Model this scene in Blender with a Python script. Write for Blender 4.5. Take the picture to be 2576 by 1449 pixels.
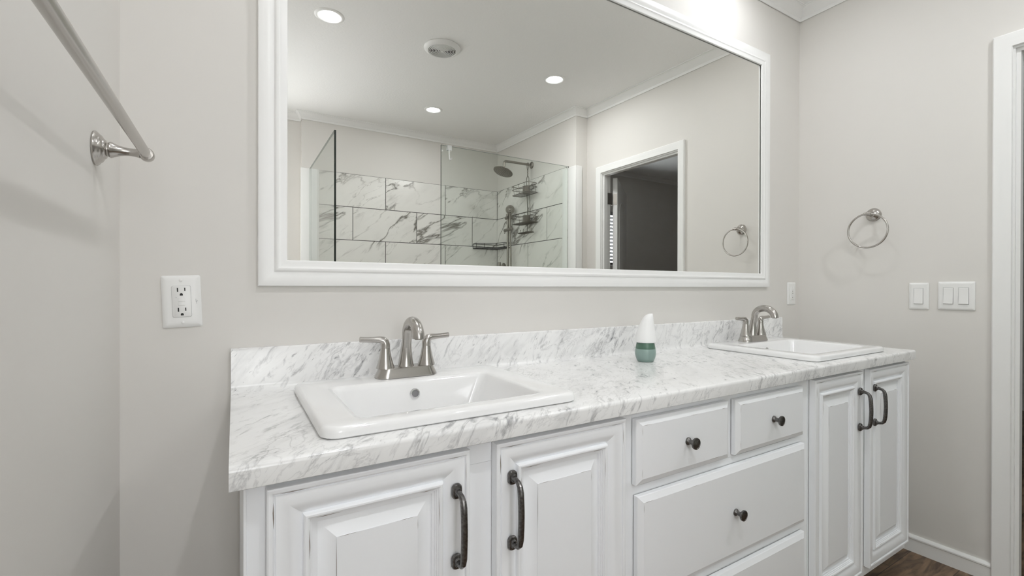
import bpy, bmesh, math
from mathutils import Vector, Matrix

for o in list(bpy.data.objects):
    bpy.data.objects.remove(o, do_unlink=True)
scene = bpy.context.scene
COL = scene.collection

# ------------------------------------------------------------------ camera, world, exposure
F_PX, YAW, PITCH, ROLL = 1160.94, 0.542167, -0.0026376, 0.0018465
CAM = Vector((0.2015, -1.23, 1.09))


def cam_axes():
    cy, sy = math.cos(YAW), math.sin(YAW)
    f = Vector((sy, cy, 0)); r = Vector((cy, -sy, 0)); u = Vector((0, 0, 1))
    f2 = f * math.cos(PITCH) + u * math.sin(PITCH)
    u2 = u * math.cos(PITCH) - f * math.sin(PITCH)
    r3 = r * math.cos(ROLL) + u2 * math.sin(ROLL)
    u3 = u2 * math.cos(ROLL) - r * math.sin(ROLL)
    return r3, u3, f2


_r, _u, _f = cam_axes()
cd = bpy.data.cameras.new('camera')
cd.sensor_width = 36.0
cd.lens = F_PX / 2576 * 36.0
cd.clip_start = 0.02
cam = bpy.data.objects.new('camera', cd)
COL.objects.link(cam)
M = Matrix.Identity(4)
for i in range(3):
    M[i][0], M[i][1], M[i][2], M[i][3] = _r[i], _u[i], -_f[i], CAM[i]
cam.matrix_world = M
scene.camera = cam

world = bpy.data.worlds.new('world')
scene.world = world
world.use_nodes = True
world.node_tree.nodes['Background'].inputs[0].default_value = (0.75, 0.85, 1.0, 1)
world.node_tree.nodes['Background'].inputs[1].default_value = 0.3

LAMP = 265.0          # radiance of each recessed lamp's lens
FILL_WINDOW = 8.5          # radiance of the unseen window added in the back wall as fill light
scene.view_settings.view_transform = 'Standard'
scene.view_settings.look = 'None'
scene.view_settings.gamma = 1.0
scene.view_settings.use_curve_mapping = False
scene.view_settings.exposure = 0.11
scene.cycles.use_denoising = True
scene.cycles.use_adaptive_sampling = True
scene.cycles.adaptive_threshold = 0.03
scene.cycles.max_bounces = 12
scene.cycles.diffuse_bounces = 8
scene.cycles.glossy_bounces = 6
scene.cycles.transmission_bounces = 10
scene.cycles.blur_glossy = 1.0
scene.cycles.sample_clamp_indirect = 8.0

PI = math.pi


# ------------------------------------------------------------------ materials
def mat(name, color, rough=0.5, metal=0.0, **kw):
    m = bpy.data.materials.new(name)
    m.use_nodes = True
    b = m.node_tree.nodes['Principled BSDF']
    b.inputs['Base Color'].default_value = (*color, 1)
    b.inputs['Roughness'].default_value = rough
    b.inputs['Metallic'].default_value = metal
    for k, v in kw.items():
        b.inputs[k.replace('_', ' ')].default_value = v
    return m


def nd(m, t, **kw):
    n = m.node_tree.nodes.new(t)
    for k, v in kw.items():
        setattr(n, k, v)
    return n


def ln(m, a, b):
    m.node_tree.links.new(a, b)


def add_bump(m, scale, strength, dist=0.001, detail=3.0, stretch=None):
    b = m.node_tree.nodes['Principled BSDF']
    tc = nd(m, 'ShaderNodeTexCoord')
    n = nd(m, 'ShaderNodeTexNoise')
    n.inputs['Scale'].default_value = scale
    n.inputs['Detail'].default_value = detail
    src = tc.outputs['Object']
    if stretch:
        mp = nd(m, 'ShaderNodeMapping')
        mp.inputs['Scale'].default_value = stretch
        ln(m, src, mp.inputs['Vector'])
        src = mp.outputs['Vector']
    ln(m, src, n.inputs['Vector'])
    bp = nd(m, 'ShaderNodeBump')
    bp.inputs['Strength'].default_value = strength
    bp.inputs['Distance'].default_value = dist
    ln(m, n.outputs['Fac'], bp.inputs['Height'])
    ln(m, bp.outputs['Normal'], b.inputs['Normal'])
    return n


def emit(name, color, strength):
    m = bpy.data.materials.new(name)
    m.use_nodes = True
    nt = m.node_tree
    nt.nodes.remove(nt.nodes['Principled BSDF'])
    e = nt.nodes.new('ShaderNodeEmission')
    e.inputs[0].default_value = (*color, 1)
    e.inputs[1].default_value = strength
    nt.links.new(e.outputs[0], nt.nodes['Material Output'].inputs[0])
    return m


def math_node(m, op, a, b=None, clamp=False):
    n = nd(m, 'ShaderNodeMath', operation=op)
    n.use_clamp = clamp
    for i, v in enumerate((a, b)):
        if v is None:
            continue
        if isinstance(v, (int, float)):
            n.inputs[i].default_value = v
        else:
            ln(m, v, n.inputs[i])
    return n.outputs[0]


def vein_layer(m, vec, angle, stretch, scale, width, mask_scale, mask_lo, mask_hi, distort, seed):
    """thin lines where a warped, stretched noise crosses its middle value, broken up by a mask"""
    mp = nd(m, 'ShaderNodeMapping')
    mp.inputs['Rotation'].default_value = (0, 0, angle)
    mp.inputs['Location'].default_value = (seed, seed * 0.7, seed * 0.3)
    ln(m, vec, mp.inputs['Vector'])
    mp2 = nd(m, 'ShaderNodeMapping')
    mp2.inputs['Scale'].default_value = stretch
    ln(m, mp.outputs['Vector'], mp2.inputs['Vector'])
    n = nd(m, 'ShaderNodeTexNoise')
    n.inputs['Scale'].default_value = scale
    n.inputs['Detail'].default_value = 6.0
    n.inputs['Roughness'].default_value = 0.55
    n.inputs['Distortion'].default_value = distort
    ln(m, mp2.outputs['Vector'], n.inputs['Vector'])
    d = math_node(m, 'ABSOLUTE', math_node(m, 'SUBTRACT', n.outputs['Fac'], 0.5))
    line = math_node(m, 'SUBTRACT', 1.0, math_node(m, 'DIVIDE', d, width), clamp=True)
    line = math_node(m, 'POWER', line, 1.6)
    mk = nd(m, 'ShaderNodeTexNoise')
    mk.inputs['Scale'].default_value = mask_scale
    mk.inputs['Detail'].default_value = 3.0
    ln(m, mp2.outputs['Vector'], mk.inputs['Vector'])
    mr = nd(m, 'ShaderNodeMapRange')
    mr.inputs['From Min'].default_value = mask_lo
    mr.inputs['From Max'].default_value = mask_hi
    ln(m, mk.outputs['Fac'], mr.inputs['Value'])
    return math_node(m, 'MULTIPLY', line, mr.outputs['Result'])


def smudge_layer(m, vec, angle, stretch, scale, lo, hi, mask_scale, mask_lo, mask_hi, distort, seed):
    """soft elongated grey patches of the stone"""
    mp = nd(m, 'ShaderNodeMapping')
    mp.inputs['Rotation'].default_value = (0, 0, angle)
    mp.inputs['Location'].default_value = (seed, seed * 0.7, seed * 0.3)
    ln(m, vec, mp.inputs['Vector'])
    mp2 = nd(m, 'ShaderNodeMapping')
    mp2.inputs['Scale'].default_value = stretch
    ln(m, mp.outputs['Vector'], mp2.inputs['Vector'])
    out = None
    for vin, sc, a, c in ((mp2.outputs['Vector'], scale, lo, hi), (mp.outputs['Vector'], mask_scale, mask_lo, mask_hi)):
        n = nd(m, 'ShaderNodeTexNoise')
        n.inputs['Scale'].default_value = sc
        n.inputs['Detail'].default_value = 7.0
        n.inputs['Roughness'].default_value = 0.62
        n.inputs['Distortion'].default_value = distort
        ln(m, vin, n.inputs['Vector'])
        mr = nd(m, 'ShaderNodeMapRange')
        mr.interpolation_type = 'SMOOTHSTEP'
        mr.inputs['From Min'].default_value = a
        mr.inputs['From Max'].default_value = c
        ln(m, n.outputs['Fac'], mr.inputs['Value'])
        out = mr.outputs['Result'] if out is None else math_node(m, 'MULTIPLY', out, mr.outputs['Result'])
    return out


def marble(name, layers, base, dark, rough):
    m = mat(name, base, rough)
    b = m.node_tree.nodes['Principled BSDF']
    uv = nd(m, 'ShaderNodeUVMap')
    tot = None
    for lay in layers:
        fn, amt, args = lay[0], lay[1], lay[2:]
        v = math_node(m, 'MULTIPLY', fn(m, uv.outputs['UV'], *args), amt)
        tot = v if tot is None else math_node(m, 'ADD', tot, v, clamp=True)
    mx = nd(m, 'ShaderNodeMix', data_type='RGBA')
    mx.inputs['A'].default_value = (*base, 1)
    mx.inputs['B'].default_value = (*dark, 1)
    ln(m, tot, mx.inputs['Factor'])
    ln(m, mx.outputs['Result'], b.inputs['Base Color'])
    return m


WALL = mat('greige_wall_paint', (0.713, 0.694, 0.664), 0.62)
add_bump(WALL, 260, 0.06, 0.0006)
CEIL = mat('white_textured_ceiling', (0.90, 0.90, 0.89), 0.75)
add_bump(CEIL, 75, 0.45, 0.003, 4.0)
TRIM = mat('white_trim_paint', (0.87, 0.87, 0.862), 0.38)
CAB = mat('white_cabinet_paint', (0.915, 0.930, 0.955), 0.36)
WORN = mat('worn_through_brown', (0.23, 0.19, 0.16), 0.7)
CERAMIC = mat('white_ceramic', (0.84, 0.84, 0.84), 0.08)
CERAMIC.node_tree.nodes['Principled BSDF'].inputs['Coat Weight'].default_value = 0.3
PLASTIC = mat('white_plastic', (0.82, 0.82, 0.81), 0.3)
DARKSLOT = mat('dark_slot', (0.02, 0.02, 0.02), 0.6)
GREYMARK = mat('grey_print', (0.35, 0.35, 0.35), 0.6)
NICKEL = mat('brushed_nickel', (0.50, 0.48, 0.455), 0.23, 1.0)
add_bump(NICKEL, 300, 0.05, 0.0003, 2.0, (1, 1, 0.06))
CHROME = mat('polished_chrome', (0.75, 0.75, 0.76), 0.08, 1.0)
PEWTER = mat('hammered_dark_pewter', (0.16, 0.15, 0.145), 0.30, 1.0)
_n = add_bump(PEWTER, 260, 0.08, 0.0008, 3.0)
_cr = nd(PEWTER, 'ShaderNodeValToRGB')
_cr.color_ramp.elements[0].position = 0.38; _cr.color_ramp.elements[0].color = (0.13, 0.126, 0.122, 1)
_cr.color_ramp.elements[1].position = 0.66; _cr.color_ramp.elements[1].color = (0.215, 0.208, 0.202, 1)
ln(PEWTER, _n.outputs['Fac'], _cr.inputs['Fac'])
ln(PEWTER, _cr.outputs['Color'], PEWTER.node_tree.nodes['Principled BSDF'].inputs['Base Color'])
STEEL = mat('shower_brushed_nickel', (0.30, 0.278, 0.25), 0.3, 1.0)
WIRE = mat('bronze_wire', (0.16, 0.145, 0.125), 0.4, 0.9)
BLACKWIRE = mat('black_wire', (0.02, 0.02, 0.02), 0.4)
BLOCK = mat('grey_brown_plastic', (0.20, 0.18, 0.155), 0.5)
MIRROR = mat('silvered_glass', (0.90, 0.90, 0.875), 0.0, 1.0)
SILVER_EDGE = mat('dark_mirror_edge', (0.05, 0.05, 0.05), 0.5)
GROUT = mat('dark_grout', (0.055, 0.052, 0.048), 0.8)
GLASSEDGE = mat('dark_glass_edge', (0.012, 0.016, 0.014), 0.25)
GLASSTOP = mat('grey_glass_edge', (0.22, 0.245, 0.23), 0.3)
GREEN = mat('sage_green_plastic', (0.25, 0.345, 0.315), 0.28)
DKGREEN = mat('dark_green_plastic', (0.085, 0.165, 0.120), 0.35)
CAPWHITE = mat('matte_white_plastic', (0.86, 0.86, 0.86), 0.45)
SLAT = mat('white_blind_slat', (0.35, 0.35, 0.36), 0.5)

GLASS = bpy.data.materials.new('clear_shower_glass')
GLASS.use_nodes = True
_nt = GLASS.node_tree
_nt.nodes.remove(_nt.nodes['Principled BSDF'])
_fr0 = _nt.nodes.new('ShaderNodeFresnel'); _fr0.inputs[0].default_value = 1.5
_ge = _nt.nodes.new('ShaderNodeNewGeometry')
_iv = _nt.nodes.new('ShaderNodeMath'); _iv.operation = 'SUBTRACT'; _iv.inputs[0].default_value = 1.0
_nt.links.new(_ge.outputs['Backfacing'], _iv.inputs[1])
_fr = _nt.nodes.new('ShaderNodeMath'); _fr.operation = 'MULTIPLY'
_nt.links.new(_fr0.outputs[0], _fr.inputs[0]); _nt.links.new(_iv.outputs[0], _fr.inputs[1])
_tr = _nt.nodes.new('ShaderNodeBsdfTransparent'); _tr.inputs[0].default_value = (0.93, 0.95, 0.935, 1)
_gl = _nt.nodes.new('ShaderNodeBsdfGlossy'); _gl.inputs['Roughness'].default_value = 0.0
_mx = _nt.nodes.new('ShaderNodeMixShader')
_nt.links.new(_fr.outputs[0], _mx.inputs[0]); _nt.links.new(_tr.outputs[0], _mx.inputs[1])
_nt.links.new(_gl.outputs[0], _mx.inputs[2]); _nt.links.new(_mx.outputs[0], _nt.nodes['Material Output'].inputs[0])
ACRYLIC = mat('clear_acrylic', (0.95, 0.95, 0.95), 0.08, 0.0, Transmission_Weight=0.6, IOR=1.49)
LAMP_TINT = (0.965, 0.982, 1.0)


def lamp_mats(name, k):
    # milky rim and the brighter middle of the lens over the light source
    return emit(name + '_lens', LAMP_TINT, LAMP * 0.25 * k), emit(name + '_core', LAMP_TINT, LAMP * 3.0 * k)


LENS, LENS_LOW, LENS_SHOWER = lamp_mats('room_lamp', 1.0), lamp_mats('vanity_lamp', 0.40), lamp_mats('shower_lamp', 0.45)
DAYPANE = emit('daylit_pane', (0.92, 0.97, 1.0), 9.0)
FILL_PANE_SIDE = emit('added_fill_side_pane', (0.97, 0.985, 1.0), 2.2)
FILL_PANE = emit('added_fill_pane', (0.97, 0.985, 1.0), FILL_WINDOW)

MARBLE = marble('grey_veined_marble_laminate', [
    (smudge_layer, 0.62, -0.95, (6.0, 18.0, 1), 3.4, 0.51, 0.70, 5.0, 0.40, 0.58, 0.5, 3.1),
    (smudge_layer, 1.0, -0.85, (11.0, 32.0, 1), 3.0, 0.60, 0.72, 9.0, 0.48, 0.60, 0.6, 7.7),
    (smudge_layer, 0.30, -0.70, (2.4, 7.0, 1), 2.5, 0.42, 0.72, 3.0, 0.35, 0.65, 0.4, 13.7),
    (vein_layer, 0.40, -0.95, (0.55, 1.3, 1), 12, 0.026, 3.2, 0.44, 0.60, 0.9, 17.1),
    (vein_layer, 0.28, -0.55, (0.55, 1.2, 1), 24, 0.030, 5.0, 0.45, 0.62, 0.9, 29.7),
], (0.83, 0.83, 0.825), (0.22, 0.22, 0.23), 0.22)
TILE = marble('calacatta_marble_tile', [
    (vein_layer, 0.95, -0.62, (0.40, 1.4, 1), 2.4, 0.022, 1.8, 0.42, 0.55, 0.6, 5.3),
    (vein_layer, 0.40, -0.80, (0.50, 1.4, 1), 4.2, 0.014, 2.2, 0.47, 0.62, 0.8, 12.1),
    (smudge_layer, 0.50, -0.62, (1.3, 6.0, 1), 1.9, 0.55, 0.72, 1.6, 0.45, 0.60, 0.5, 31.7),
    (smudge_layer, 0.15, -0.62, (0.8, 3.0, 1), 2.0, 0.42, 0.75, 2.0, 0.40, 0.65, 0.3, 41.7),
], (0.80, 0.79, 0.76), (0.15, 0.135, 0.115), 0.18)

# dark wood-look plank floor
FLOOR = mat('dark_wood_planks', (0.12, 0.08, 0.055), 0.45)
_b = FLOOR.node_tree.nodes['Principled BSDF']
_tc = nd(FLOOR, 'ShaderNodeTexCoord')
_mp = nd(FLOOR, 'ShaderNodeMapping'); _mp.inputs['Scale'].default_value = (1.0, 5.5, 1)
ln(FLOOR, _tc.outputs['Object'], _mp.inputs['Vector'])
_n = nd(FLOOR, 'ShaderNodeTexNoise'); _n.inputs['Scale'].default_value = 5.0; _n.inputs['Detail'].default_value = 8
_n.inputs['Distortion'].default_value = 1.6
ln(FLOOR, _mp.outputs['Vector'], _n.inputs['Vector'])
_cr = nd(FLOOR, 'ShaderNodeValToRGB')
_cr.color_ramp.elements[0].position = 0.32; _cr.color_ramp.elements[0].color = (0.06, 0.034, 0.020, 1)
_cr.color_ramp.elements[1].position = 0.72; _cr.color_ramp.elements[1].color = (0.33, 0.215, 0.13, 1)
ln(FLOOR, _n.outputs['Fac'], _cr.inputs['Fac'])
_bk = nd(FLOOR, 'ShaderNodeTexBrick')
_bk.inputs['Scale'].default_value = 1.0
_bk.inputs['Brick Width'].default_value = 1.2; _bk.inputs['Row Height'].default_value = 0.15
_bk.inputs['Mortar Size'].default_value = 0.0015
_bk.inputs['Color1'].default_value = (1, 1, 1, 1); _bk.inputs['Color2'].default_value = (0.72, 0.72, 0.72, 1)
_bk.inputs['Mortar'].default_value = (0.25, 0.25, 0.25, 1)
ln(FLOOR, _tc.outputs['Object'], _bk.inputs['Vector'])
_mm = nd(FLOOR, 'ShaderNodeMix', data_type='RGBA', blend_type='MULTIPLY')
_mm.inputs['Factor'].default_value = 1.0
ln(FLOOR, _cr.outputs['Color'], _mm.inputs['A']); ln(FLOOR, _bk.outputs['Color'], _mm.inputs['B'])
ln(FLOOR, _mm.outputs['Result'], _b.inputs['Base Color'])


# ------------------------------------------------------------------ mesh builder
class MB:
    def __init__(s):
        s.v, s.f, s.mi, s.uv = [], [], [], []

    def add(s, pts):
        i = len(s.v)
        s.v += [tuple(p) for p in pts]
        return list(range(i, i + len(pts)))

    def face(s, idx, m=0, uv=None):
        s.f.append(tuple(idx)); s.mi.append(m); s.uv.append(uv)

    def box(s, a, b, m=0, bev=0.0):
        lo = [min(a[i], b[i]) for i in range(3)]; hi = [max(a[i], b[i]) for i in range(3)]
        if bev <= 0:
            i = s.add([(x, y, z) for x in (lo[0], hi[0]) for y in (lo[1], hi[1]) for z in (lo[2], hi[2])])
            for q in ((0, 1, 3, 2), (4, 6, 7, 5), (0, 4, 5, 1), (2, 3, 7, 6), (0, 2, 6, 4), (1, 5, 7, 3)):
                s.face([i[k] for k in q], m)
            return
        r = []
        for z, e in ((lo[2], bev), (lo[2] + bev, 0), (hi[2] - bev, 0), (hi[2], bev)):
            r.append([(p[0], p[1], z) for p in rrect(lo[0] + e, hi[0] - e, lo[1] + e, hi[1] - e, max(bev - e, 0.0003) + 1e-5, 2)])
        s.loft(r, m=m)

    def loft(s, rings, closed=True, cap0=True, cap1=True, m=0, loop=False):
        ids = [s.add(r) for r in rings]
        n = len(rings[0])
        L = len(ids)
        for k in range(L if loop else L - 1):
            a, b = ids[k], ids[(k + 1) % L]
            for j in range(n if closed else n - 1):
                j2 = (j + 1) % n
                s.face((a[j], a[j2], b[j2], b[j]), m)
        if not loop:
            if cap0:
                s.face(ids[0][::-1], m)
            if cap1:
                s.face(ids[-1], m)
        return ids

    def tube(s, path, rad, n=12, m=0, closed=False, squash=None):
        P = [Vector(p) for p in path]
        L = len(P)
        tang = []
        for i in range(L):
            if closed:
                t = P[(i + 1) % L] - P[i - 1]
            else:
                t = P[min(i + 1, L - 1)] - P[max(i - 1, 0)]
            tang.append(t.normalized())
        up = Vector((0, 0, 1)) if abs(tang[0].z) < 0.9 else Vector((1, 0, 0))
        nrm = (up - tang[0] * up.dot(tang[0])).normalized()
        rings = []
        for i in range(L):
            if i:
                nrm = nrm - tang[i] * nrm.dot(tang[i])
                nrm.normalize()
            bi = tang[i].cross(nrm)
            r = rad[i] if isinstance(rad, (list, tuple)) else rad
            q = squash or (1, 1)
            rings.append([P[i] + nrm * (r * q[0] * math.cos(2 * PI * k / n)) + bi * (r * q[1] * math.sin(2 * PI * k / n)) for k in range(n)])
        s.loft(rings, m=m, loop=closed)

    def lathe(s, prof, origin, axis='z', n=32, m=0, sx=1.0, sy=1.0, cap=True):
        """prof: list of (radius, height along axis)"""
        o = Vector(origin)
        A = {'z': (Vector((1, 0, 0)), Vector((0, 1, 0)), Vector((0, 0, 1))),
             'x': (Vector((0, 1, 0)), Vector((0, 0, 1)), Vector((1, 0, 0))),
             '-x': (Vector((0, -1, 0)), Vector((0, 0, 1)), Vector((-1, 0, 0))),
             '-y': (Vector((1, 0, 0)), Vector((0, 0, 1)), Vector((0, -1, 0))),
             '-z': (Vector((1, 0, 0)), Vector((0, -1, 0)), Vector((0, 0, -1)))}
        if isinstance(axis, str):
            a, b, c = A[axis]
        else:
            c = Vector(axis).normalized()
            a = c.orthogonal().normalized(); b = c.cross(a)
        rings = []
        for r, h in prof:
            r = max(r, 1e-5)
            rings.append([o + a * (r * sx * math.cos(2 * PI * k / n)) + b * (r * sy * math.sin(2 * PI * k / n)) + c * h for k in range(n)])
        s.loft(rings, m=m, cap0=cap, cap1=cap)

    def build(s, name, mats, parent=None, angle=35, smooth=True, local=False):
        if not isinstance(mats, (list, tuple)):
            mats = [mats]
        me = bpy.data.meshes.new(name)
        w = Vector((0, 0, 0))
        if parent is not None and not local:
            q = parent
            while q is not None:
                w += q.location; q = q.parent
        vs = [tuple(Vector(p) - w) for p in s.v]
        me.from_pydata(vs, [], s.f)
        for mm in mats:
            me.materials.append(mm)
        me.polygons.foreach_set('material_index', s.mi)
        if any(u is not None for u in s.uv):
            lay = me.uv_layers.new(name='UVMap')
            k = 0
            for f, u in zip(s.f, s.uv):
                for j in range(len(f)):
                    lay.data[k].uv = u[j] if u is not None else (0, 0)
                    k += 1
        bm = bmesh.new(); bm.from_mesh(me)
        bmesh.ops.recalc_face_normals(bm, faces=bm.faces)
        bm.to_mesh(me); bm.free()
        if smooth:
            me.polygons.foreach_set('use_smooth', [True] * len(me.polygons))
            me.set_sharp_from_angle(angle=math.radians(angle))
        me.update()
        o = bpy.data.objects.new(name, me)
        COL.objects.link(o)
        if parent is not None:
            o.parent = parent
        return o


def rrect(x0, x1, y0, y1, r, n=4):
    pts = []
    for cx, cy, a0 in ((x1 - r, y1 - r, 0), (x0 + r, y1 - r, PI / 2), (x0 + r, y0 + r, PI), (x1 - r, y0 + r, 1.5 * PI)):
        for k in range(n + 1):
            a = a0 + PI / 2 * k / n
            pts.append((cx + r * math.cos(a), cy + r * math.sin(a)))
    return pts


def tag(o, label, cat, group=None):
    o['label'] = label; o['category'] = cat
    if group:
        o['group'] = group
    return o


def thing(name, loc, label, cat, group=None, rot=(0, 0, 0)):
    o = bpy.data.objects.new(name, None)
    o.empty_display_size = 0.05
    COL.objects.link(o)
    o.location = loc; o.rotation_euler = rot
    return tag(o, label, cat, group)


def struct(o):
    o['kind'] = 'structure'
    return o


def copy_tree(o, parent=None):
    c = o.copy()
    COL.objects.link(c)
    if parent is not None:
        c.parent = parent
    for ch in list(o.children):
        copy_tree(ch, c)
    return c


def arc(c, r, a0, a1, n, plane='yz', fixed=0.0):
    out = []
    for k in range(n + 1):
        a = a0 + (a1 - a0) * k / n
        p, q = c[0] + r * math.cos(a), c[1] + r * math.sin(a)
        out.append((fixed, p, q) if plane == 'yz' else (p, fixed, q) if plane == 'xz' else (p, q, fixed))
    return out


# ------------------------------------------------------------------ room shell
XR, YD, XC, YB, XA, YA = 2.608, -1.6185, 2.495, -2.877, 0.675, -2.957
DY0, DY1, DZ = -0.735, -1.449, 1.958      # doorway in the right wall
XH, XF, YF = 2.69, 6.2, 0.6               # the dark room past the doorway


def zc(y):
    return 2.46 - 0.017 * y


def slab(name, boxes, m):
    b = MB()
    for lo, hi in boxes:
        b.box(lo, hi)
    return struct(b.build(name, m, smooth=False))


TOP = 2.56
slab('wall_front', [((-0.1, 0, 0), (XH, 0.1, TOP))], WALL)
SY0, SY1, SZ0, SZ1 = -1.55, -2.50, 1.20, 2.15   # unseen window added in the left wall for more ceiling light
slab('wall_left', [((-0.1, SY0, 0), (0, 0, TOP)), ((-0.1, -3.06, 0), (0, SY1, TOP)), ((-0.1, SY1, 0), (0, SY0, SZ0)), ((-0.1, SY1, SZ1), (0, SY0, TOP))], WALL)
slab('wall_right', [((XR, DY0, 0), (XH, 0, TOP)), ((XR, DY1, DZ), (XH, DY0, TOP)), ((XR, YA - 0.1, 0), (XH, DY1, TOP))], WALL)
slab('wall_shower', [((XC, YB, 0), (XR, YD, TOP))], WALL)
WX0, WX1, WZ0, WZ1 = 0.04, 0.50, 0.90, 2.10   # unseen window added beside the shower as fill light
slab('wall_back', [((XA, YA - 0.1, 0), (XR, YB, TOP)), ((WX1, YA - 0.1, 0), (XA, YA, TOP)), ((-0.1, YA - 0.1, 0), (WX0, YA, TOP)),
                   ((WX0, YA - 0.1, 0), (WX1, YA, WZ0)), ((WX0, YA - 0.1, WZ1), (WX1, YA, TOP))], WALL)
slab('wall_bedroom_far', [((XH, YA - 0.1, 0), (3.40, YA, TOP)), ((4.30, YA - 0.1, 0), (XF, YA, TOP)),
                          ((3.40, YA - 0.1, 0), (4.30, YA, 1.345)), ((3.40, YA - 0.1, 1.99), (4.30, YA, TOP))], WALL)
slab('wall_bedroom_side', [((XF, YA - 0.1, 0), (XF + 0.1, YF + 0.1, TOP))], WALL)
slab('wall_bedroom_front', [((XH, YF, 0), (XF, YF + 0.1, TOP))], WALL)
slab('wall_bedroom_near', [((XH - 0.1, 0.1, 0), (XH, YF + 0.1, TOP))], WALL)
slab('floor', [((-0.1, YA - 0.1, -0.08), (XF + 0.1, YF + 0.1, 0))], FLOOR)
b = MB()
y0, y1 = YF + 0.1, YA - 0.1
b.loft([[(x, y0, zc(y0)), (x, y1, zc(y1)), (x, y1, zc(y1) + 0.16), (x, y0, zc(y0) + 0.16)] for x in (-0.1, XF + 0.1)])
struct(b.build('ceiling', CEIL, smooth=False))


def plan_sweep(b, pts, prof, zfun, closed):
    """sweep a profile (offset into the room, height below the reference) along walls; the room lies to the right"""
    P = [Vector((p[0], p[1])) for p in pts]
    n = len(P)
    rings = []
    for i in range(n):
        d0 = (P[i] - P[i - 1]).normalized() if (closed or i > 0) else None
        d1 = (P[(i + 1) % n] - P[i]).normalized() if (closed or i < n - 1) else None
        d0 = d0 or d1; d1 = d1 or d0
        n0, n1 = Vector((d0.y, -d0.x)), Vector((d1.y, -d1.x))
        mm = n0 + n1
        mm = mm / max(mm.dot(n0), 1e-4) if mm.length > 1e-6 else n0
        ring = []
        for w, h in prof:
            q = P[i] + mm * w
            ring.append((q.x, q.y, zfun(q.y) + h))
        rings.append(ring)
    b.loft(rings, loop=closed)


CROWN = [(0.0022, 0.01), (0.0022, -0.058), (0.006, -0.058), (0.008, -0.052), (0.010, -0.046), (0.010, -0.044), (0.015, -0.040), (0.022, -0.030),
         (0.030, -0.018), (0.037, -0.011), (0.041, -0.009), (0.041, -0.006), (0.045, -0.005), (0.045, 0.01)]
b = MB()
plan_sweep(b, [(0, 0), (XR, 0), (XR, YD), (XC, YD), (XC, YB), (XA, YB), (XA, YA), (0, YA)], CROWN, zc, True)
struct(b.build('trim_1', TRIM, angle=25))
b = MB()
plan_sweep(b, [(XH, YF), (XF, YF), (XF, YA), (XH, YA)], CROWN, zc, True)
struct(b.build('trim_2', TRIM, angle=25))
BASE = [(-0.001, 0.0), (0.010, 0.0), (0.010, 0.052), (0.013, 0.055), (0.013, 0.060), (0.010, 0.065), (0.006, 0.069), (-0.001, 0.069)]
for nm, pts in (('baseboard_right', [(XR, 0), (XR, -0.687)]), ('baseboard_front', [(0, 0), (0.21, 0)]), ('baseboard_left', [(0, YA), (0, 0)])):
    b = MB()
    plan_sweep(b, pts, BASE, lambda y: 0.0, False)
    struct(b.build(nm, TRIM, angle=25))


# doorway: casing and jamb in one piece of trim, leaf and hinges as its children
b = MB()
CAS = [(0.0, -0.0095), (0.0018, -0.0122), (0.0120, -0.0126), (0.0180, -0.0142), (0.0280, -0.0148), (0.0340, -0.0168), (0.0460, -0.0180), (0.0495, -0.0150), (0.0495, 0.0005), (0.0, 0.0005)]
for sx, x0, rv in ((1, XR, 0.0), (-1, XH, 0.034)):
    rings = []
    for (py, pz, oy, oz) in ((DY0 + rv, 0.0, 1, 0), (DY0 + rv, DZ + rv, 1, 1), (DY1 - rv, DZ + rv, -1, 1), (DY1 - rv, 0.0, -1, 0)):
        rings.append([(x0 + sx * h, py + oy * w, pz + oz * w) for w, h in CAS])
    b.loft(rings)
JT = 0.006
for (yy, dy) in ((DY0, -1), (DY1, 1)):
    b.box((XR - 0.001, yy, 0), (XH + 0.001, yy + dy * JT, DZ))
    b.box((XR + 0.012, yy + dy * JT, 0), (XR + 0.045, yy + dy * (JT + 0.011), DZ - JT - 0.011))
b.box((XR - 0.001, DY0 - JT, DZ - JT), (XH + 0.001, DY1 + JT, DZ))
b.box((XR + 0.012, DY0 - JT, DZ - JT - 0.011), (XR + 0.045, DY1 + JT, DZ - JT))
door = struct(b.build('door_1', TRIM, angle=25))

LW, LT, LH = 0.694, 0.035, 1.935
b = MB()
# local frame: x along the leaf from the hinge, y through its thickness (y = 0 is the face towards the mirror), z up
b.box((0, 0, 0.008), (LW, -LT, LH), bev=0.0015)
arch = [(0.11, 1.10), (LW - 0.11, 1.10), (LW - 0.11, 1.66)] + \
       [(LW / 2 + (LW / 2 - 0.11) * math.cos(a), 1.66 + 0.13 * math.sin(a)) for a in [PI * k / 14 for k in range(1, 14)]] + [(0.11, 1.66)]
low = [(0.11, 0.20), (LW - 0.11, 0.20), (LW - 0.11, 0.95), (0.11, 0.95)]
for outline in (arch, low):
    cx = sum(p[0] for p in outline) / len(outline); cz = sum(p[1] for p in outline) / len(outline)
    for face_y, sg in ((0.0, 1), (-LT, -1)):
        rings = []
        for k, h in ((1.0, -0.001), (0.985, 0.004), (0.95, 0.004), (0.93, 0.0008), (0.86, 0.0008), (0.78, 0.005)):
            rings.append([(cx + (p[0] - cx) * k, face_y + sg * h, cz + (p[1] - cz) * (k + (1 - k) * 0.35)) for p in outline])
        b.loft(rings, cap0=False)
leaf = b.build('door_leaf', TRIM, local=True)
leaf.parent = door
leaf.location = (2.747, -1.4235, 0)
leaf.rotation_euler = (0, 0, -math.radians(39.5))
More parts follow.
